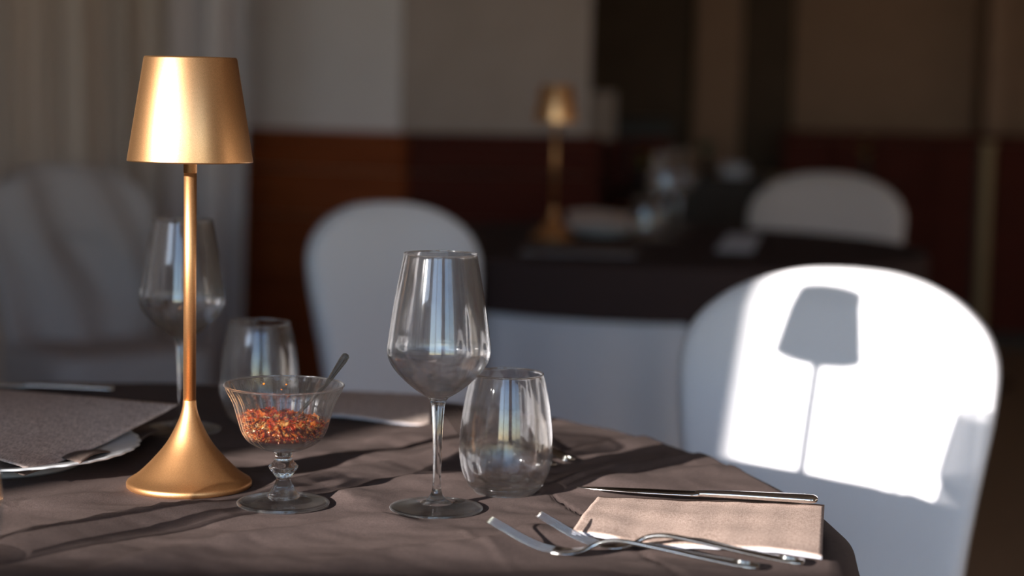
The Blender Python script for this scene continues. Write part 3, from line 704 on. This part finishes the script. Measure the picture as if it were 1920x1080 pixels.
def drf(u, v):   # u: F->R , v: front/left
    a = F_.lerp(Rr, u); b = Lf.lerp(BLf, u); p = a.lerp(b, v)
    p = p.copy(); p.z += -.011*sin(pi*u)*(1-v)**2*1.0 + .010*sin(pi*v)*sin(pi*u) + .0012*noise.noise(Vector((u*5, v*5, 3)))
    p.x += .012*sin(pi*u)*(1-v)*-1
    return p-og
sheet('cloth_sheet', drf, 50, 40, .0010, M['napkin_dark'], npl)
def drf2(u, v):
    p = drf(u, v); p = p.copy(); p.z -= .004 + .004*v; p.x -= .006; p.y -= .004*(1-u); return p
sheet('under_sheet', lambda u, v: drf2(.0+.9*u*.55, v), 30, 30, .0008, M['napkin_brown'], npl)
n2 = empty('napkin', (spots['plate'].x+.05, spots['plate'].y+.03, ZT+.02)); tag(n2, 'thin crumpled brown napkin beneath the draped one, its tip over the plate rim', 'napkin', 'napkins on the front table')
og2 = Vector(n2.location)
a1 = at_y(150, 872, 1.60); a2 = at_y(318, 806, 1.80); a3 = at_y(240, 792, 1.90); a4 = at_y(40, 848, 1.74)
def cr(u, v):
    p = a1.lerp(a2, u).lerp(a4.lerp(a3, u), v); p = p.copy()
    p.z += .004*sin(u*9+.5)*(1-v)+.003*sin(v*5+u*4)*.7; return p-og2
sheet('cloth_sheet', cr, 40, 24, .0008, M['napkin_brown'], n2)
kn2 = copy_tree(kn); kn2['label'] = 'blurred pale knife lying behind the draped napkin at the far left'; kn2.scale = (1, 1, 1)
place_line(kn2, on_z(-120, 722), on_z(128, 733), ZT+.001)

# spoon in the coupe
sp = empty('teaspoon', (spots['coupe'].x, spots['coupe'].y, ZT+.066)); tag(sp, 'tiny clear-handled spoon leaning in the coupe of chilli flakes', 'spoon')
e1 = at_y(651, 664, 1.583); e0 = Vector((cx+.004, cy+.0, cz+.070))
mdp = at_y(611, 722, 1.566)
ogs = Vector(sp.location); d1 = (e1-mdp).normalized(); sd_ = d1.cross(Vector((0, 1, 0))).normalized()
def stn(p, hw, ht): return (p-ogs, sd_, d1.cross(sd_).normalized(), hw, ht)
M['spoon'] = glass('clear_spoon', .25, .03, .06, (.62, .63, .62))
bar('handle', [stn(e0, .0014, .0010), stn(e0.lerp(mdp, .5), .0015, .0010), stn(mdp, .0019, .0011), stn(mdp.lerp(e1, .4), .0026, .0012), stn(mdp.lerp(e1, .8), .0036, .0014), stn(mdp.lerp(e1, .95), .0034, .0013), stn(e1, .0014, .0006)], M['spoon'], sp, 14)
bar('bowl', [stn(e0+Vector((.001, 0, .0008)), .0015, .001), stn(e0+Vector((-.005, 0, -.001)), .0050, .0012), stn(e0+Vector((-.011, 0, -.002)), .0062, .0013), stn(e0+Vector((-.017, 0, -.002)), .0045, .001), stn(e0+Vector((-.020, 0, -.002)), .001, .0006)], M['spoon'], sp, 14)

# ================================================================ second table (blurred)
C2 = Vector((.35, 4.50)); R2 = .645
round_table('round_table', C2, R2-.01, 'round table in the middle distance under dark cloth and white skirt', .740)
def cloth_polar(name, c, r, z, hem, mat, label, folds, flare, dent=None, NA=288, nd=24):
    V = [Vector((c.x, c.y, z))]; rings = []
    for i in range(1, 13):
        ids = []
        for k in range(NA):
            a = 2*pi*k/NA; q = r*i/12; ids.append(len(V)); V.append(Vector((c.x+q*cos(a), c.y+q*sin(a), z)))
        rings.append(ids)
    for j in range(1, nd+1):
        ids = []
        for k in range(NA):
            a = 2*pi*k/NA; dr = hem(a); s = dr*(j/nd)**1.3; q = .01
            o_, dz = (q*sin(s/q), -(q-q*cos(s/q))) if s < q*pi/2 else (q, -(q+s-q*pi/2))
            pr_ = min(1, s/.2)
            rad_ = r+o_+pr_*flare*s+min(1, s/.5)*folds*(sin(a*19)+.6*sin(a*31+1))
            x, y = c.x+rad_*cos(a), c.y+rad_*sin(a)
            if dent: x, y = dent(x, y, z+dz)
            ids.append(len(V)); V.append(Vector((x, y, z+dz)))
        rings.append(ids)
    Fc = [(0, rings[0][k], rings[0][(k+1) % NA]) for k in range(NA)]
    for A_, B_ in zip(rings, rings[1:]):
        for k in range(NA): Fc.append((A_[k], B_[k], B_[(k+1) % NA], A_[(k+1) % NA]))
    o = mesh_obj(name, V, Fc, mat); tag(o, label, 'tablecloth'); return o
seatc = Vector((-.262, 3.97)) + Vector((sin(R(31)), cos(R(31))))*.21
def dent(x, y, z):
    d = Vector((x-seatc.x, y-seatc.y)); L_ = d.length; lim = .34
    k = max(0, min(1, (.62-z)/.1))
    if L_ < lim*1.0:
        inward = (C2-Vector((x, y))).normalized(); m_ = (lim-L_)*k*1.1; x += inward.x*m_; y += inward.y*m_
    return x, y
cloth_polar('table_skirt', C2, R2-.008, .744, lambda a: .72, M['skirt'], 'floor-length white skirt cloth under the dark overlay of the middle-distance table', .012, .03)
def hem2(a):
    t = a-R(-112); s = .695
    m_ = s/max(abs(cos(t)), abs(sin(t))); return max(m_-R2+.012, .125)
cloth_polar('tablecloth', C2, R2+.004, .7475, hem2, M['cloth2'], 'dark brown overlay cloth on the middle-distance table', .002, .06)
Z2 = .7485
l2 = make_lamp('smaller-looking blurred gold lamp standing on the middle-distance table', None)
l2.location = on_z(1037, 447, Z2)
GB = 'glasses on the middle-distance table'
w3 = copy_tree(w1); w3['label'] = 'blurred wine glass right of the tumbler on the middle-distance table'; w3['group'] = GB; w3.location = on_z(1245, 447, Z2)
w4 = copy_tree(w1); w4['label'] = 'blurred wine glass farthest back on the middle-distance table'; w4['group'] = GB; w4.location = on_z(1272, 432, Z2)
t4 = copy_tree(tm); t4['label'] = 'blurred tumbler catching blue window light beside the plate on the middle table'; t4['group'] = GB; t4.location = on_z(1209, 450, Z2)
p2 = copy_tree(pt_); p2['label'] = 'blurred plate on the middle-distance table beside its gold lamp'; p2.location = on_z(1128, 438, Z2)
pc = Vector(p2.location)
folded_napkin('blurred folded napkin lying on the plate of the middle-distance table', 'napkins on the middle table', pc+Vector((-.085, -.07, 0)), pc+Vector((.095, -.06, 0)), pc+Vector((.085, .09, 0)), pc+Vector((-.09, .08, 0)), Z2+.0195, lambda u, v: .03*v+.006*sin(u*4), M['napkin_dark'])
nc = on_z(1380, 470, Z2)
folded_napkin('blurred pale napkin on the right side of the middle-distance table', 'napkins on the middle table', nc+Vector((-.055, -.05, 0)), nc+Vector((.03, -.07, 0)), nc+Vector((.075, .13, 0)), nc+Vector((.0, .15, 0)), Z2+.002, lambda u, v: .025*v, M['ply'])
folded_napkin('blurred brown placemat napkin along the front edge of the middle table', 'napkins on the middle table', on_z(975, 476, Z2), on_z(1190, 482, Z2), on_z(1200, 464, Z2), on_z(985, 460, Z2), Z2+.001, lambda u, v: 0, M['napkin_brown'])

# ================================================================ far right furniture (very blurred)
def dark_chair(loc, rz, label, w_=.42, h=.86):
    t = empty('wooden_chair', loc, rz); tag(t, label, 'chair', 'dark wooden chairs')
    for sx in (-1, 1):
        box('leg', (sx*w_/2-.02, -.42, 0), (sx*w_/2+.02, -.38, .44), M['black_wood'], t, .003)
        box('leg', (sx*w_/2-.02, -.02, 0), (sx*w_/2+.02, .02, h), M['black_wood'], t, .003)
    box('seat', (-w_/2-.02, -.43, .441), (w_/2+.02, -.021, .475), M['black_wood'], t, .008)
    box('backrest', (-w_/2+.021, -.015, .56), (w_/2-.021, .015, h-.01), M['black_wood'], t, .006)
    return t
p = at_y(1356, 325, 6.3); dark_chair((p.x-.03, 6.3, 0), R(8), 'near-black wooden chair behind the middle table, left of the covered chair', .34, .845)
p = at_y(1225, 222, 7.6)
cb = empty('sideboard', (p.x-.07, 8.2, 0)); tag(cb, 'dark sideboard with a raised back standing beyond the column', 'sideboard')
wx = .19
box('carcass', (-wx, -.2, .03), (wx, .2, .98), M['black_wood'], cb, .006)
for s_ in (-1, 1):
    d = box('door', (min(s_*.006, s_*(wx-.01)), -.222, .06), (max(s_*.006, s_*(wx-.01)), -.2015, .93), M['wood_dark'], cb, .003)
    lathe('knob', [(0, 0), (.008, 0), (.012, .012), (0, .018)], M['gold2'], d, 16, loc=(0, 0, 0)).matrix_local = Matrix.Translation((s_*.03, -.222, .62)) @ Matrix.Rotation(R(90), 4, 'X')
box('top', (-wx-.015, -.225, .981), (wx+.015, .21, 1.005), M['black_wood'], cb, .004)
# card board standing by the column
p = at_y(1140, 215, 7.0)
mb = empty('picture_frame', (p.x, 7.4, 0)); tag(mb, 'dull pinkish board on a stand just right of the column', 'board')
box('board', (-.05, -.006, .93), (.05, .006, 1.12), M['plaster_dark'], mb, .003)
lathe('pole', [(0, .012), (.01, .012), (.01, .929), (0, .929)], M['black_wood'], mb, 12)
lathe('base', [(0, 0), (.1, 0), (.1, .011), (0, .0115)], M['black_wood'], mb, 24)
# far table with flowers
C3 = Vector((at_y(1395, 300, 7.7).x, 7.7))
round_table('round_table', C3, .27, 'small far table under a beige cloth beyond the near-black chair', .775)
cloth_polar('tablecloth', C3, .275, .782, lambda a: .28, M['beige'], 'beige cloth on the small far table beyond the near-black chair', .004, .05, None, 120, 10)
q = at_y(1378, 300, 7.5)
folded_napkin('tiny pale napkin standing on the beige far table', 'far napkins', Vector((q.x-.05, 7.47, 0)), Vector((q.x+.05, 7.47, 0)), Vector((q.x+.05, 7.55, 0)), Vector((q.x-.05, 7.55, 0)), .784, lambda u, v: .05*sin(pi*v), M['ply'])
def bouquet(loc, label, petal, n, hgt, cat='plant', stem_r=.05):
    t = empty('potted_plant', loc); tag(t, label, cat, 'far flowers and plants')
    lathe('vase', [(0, 0), (.025, 0), (.032, .03), (.018, .07), (.022, .085), (0, .08)], M['black_wood'], t, 24)
    for i in range(n):
        a = random.uniform(0, 2*pi); r = random.uniform(0, stem_r); z = hgt*random.uniform(.75, 1.1)
        V = []; Fc = []
        x, y = r*cos(a), r*sin(a)
        st = [(Vector((x*f, y*f, .07+(z-.07)*f)), Vector((1, 0, 0)), Vector((0, 1, 0)), .0018, .0018) for f in (0, .5, 1)]
        bar('stem', st, M['green'], t, 5)
        for k in range(6):
            b = 2*pi*k/6; dx, dy = cos(b), sin(b); i0 = len(V); L_ = .026
            V += [Vector((x, y, z)), Vector((x+dx*L_*.5-dy*.008, y+dy*L_*.5+dx*.008, z+.006)), Vector((x+dx*L_, y+dy*L_, z+.002)), Vector((x+dx*L_*.5+dy*.008, y+dy*L_*.5-dx*.008, z+.006)), Vector((x+dx*L_*.5, y+dy*L_*.5, z-.002))]
            Fc += [(i0, i0+1, i0+2, i0+3), (i0, i0+4, i0+2, i0+1), (i0, i0+3, i0+2, i0+4)]
        mesh_obj('bloom' if petal != 'green' else 'leaf_cluster', V, Fc, M[petal], t, False)
q = at_y(1207, 275, 6.9)
st3 = empty('side_table', (q.x, 6.9, 0)); tag(st3, 'small dark side table holding the yellow flowers beyond the column', 'table')
lathe('tabletop', [(0, .735), (.16, .735), (.165, .742), (.16, .75), (0, .75)], M['black_wood'], st3, 40)
lathe('pedestal', [(0, .016), (.02, .016), (.02, .734), (0, .734)], M['black_wood'], st3, 16)
lathe('base', [(0, 0), (.12, 0), (.12, .012), (.02, .015), (0, .0155)], M['black_wood'], st3, 32)
bouquet((q.x, 6.9, .751), 'small vase of yellow flowers on the dark side table beyond the column', 'yellow', 7, .13, 'flowers', .03)
q = at_y(1309, 275, 7.55)
bouquet((C3.x-.16, 7.66, .7835), 'small green plant on the left side of the beige far table', 'green', 9, .13, 'plant', .03)
q = at_y(1600, 300, 8.0)
wt = empty('side_table', (q.x, 7.7, 0)); tag(wt, 'slim dark stand behind the farthest covered chair, holding dried stems', 'table')
lathe('tabletop', [(0, .735), (.13, .735), (.135, .742), (.13, .75), (0, .75)], M['black_wood'], wt, 40)
lathe('pedestal', [(0, .016), (.02, .016), (.02, .734), (0, .734)], M['black_wood'], wt, 16)
lathe('base', [(0, 0), (.12, 0), (.12, .012), (.02, .015), (0, .0155)], M['black_wood'], wt, 32)
bouquet((q.x, 7.7, .751), 'vase of tall dull yellow stems behind the farthest covered chair', 'yellow', 5, .17, 'flowers', .03)

# refraction of sunlight through the glasses
sd.cycles.is_caustics_light = True
_gl = {M[k].name for k in ('thin', 'extra_clear', 'cut', 'solid', 'foot', 'rim')}
for o in bpy.data.objects:
    if o.type != 'MESH' or not o.data.materials or not o.data.materials[0]: continue
    if o.data.materials[0].name in _gl: o.cycles.is_caustics_caster = True
    elif o.name.startswith(('tablecloth', 'backrest_cover', 'chili', 'folded_sheet')): o.cycles.is_caustics_receiver = True
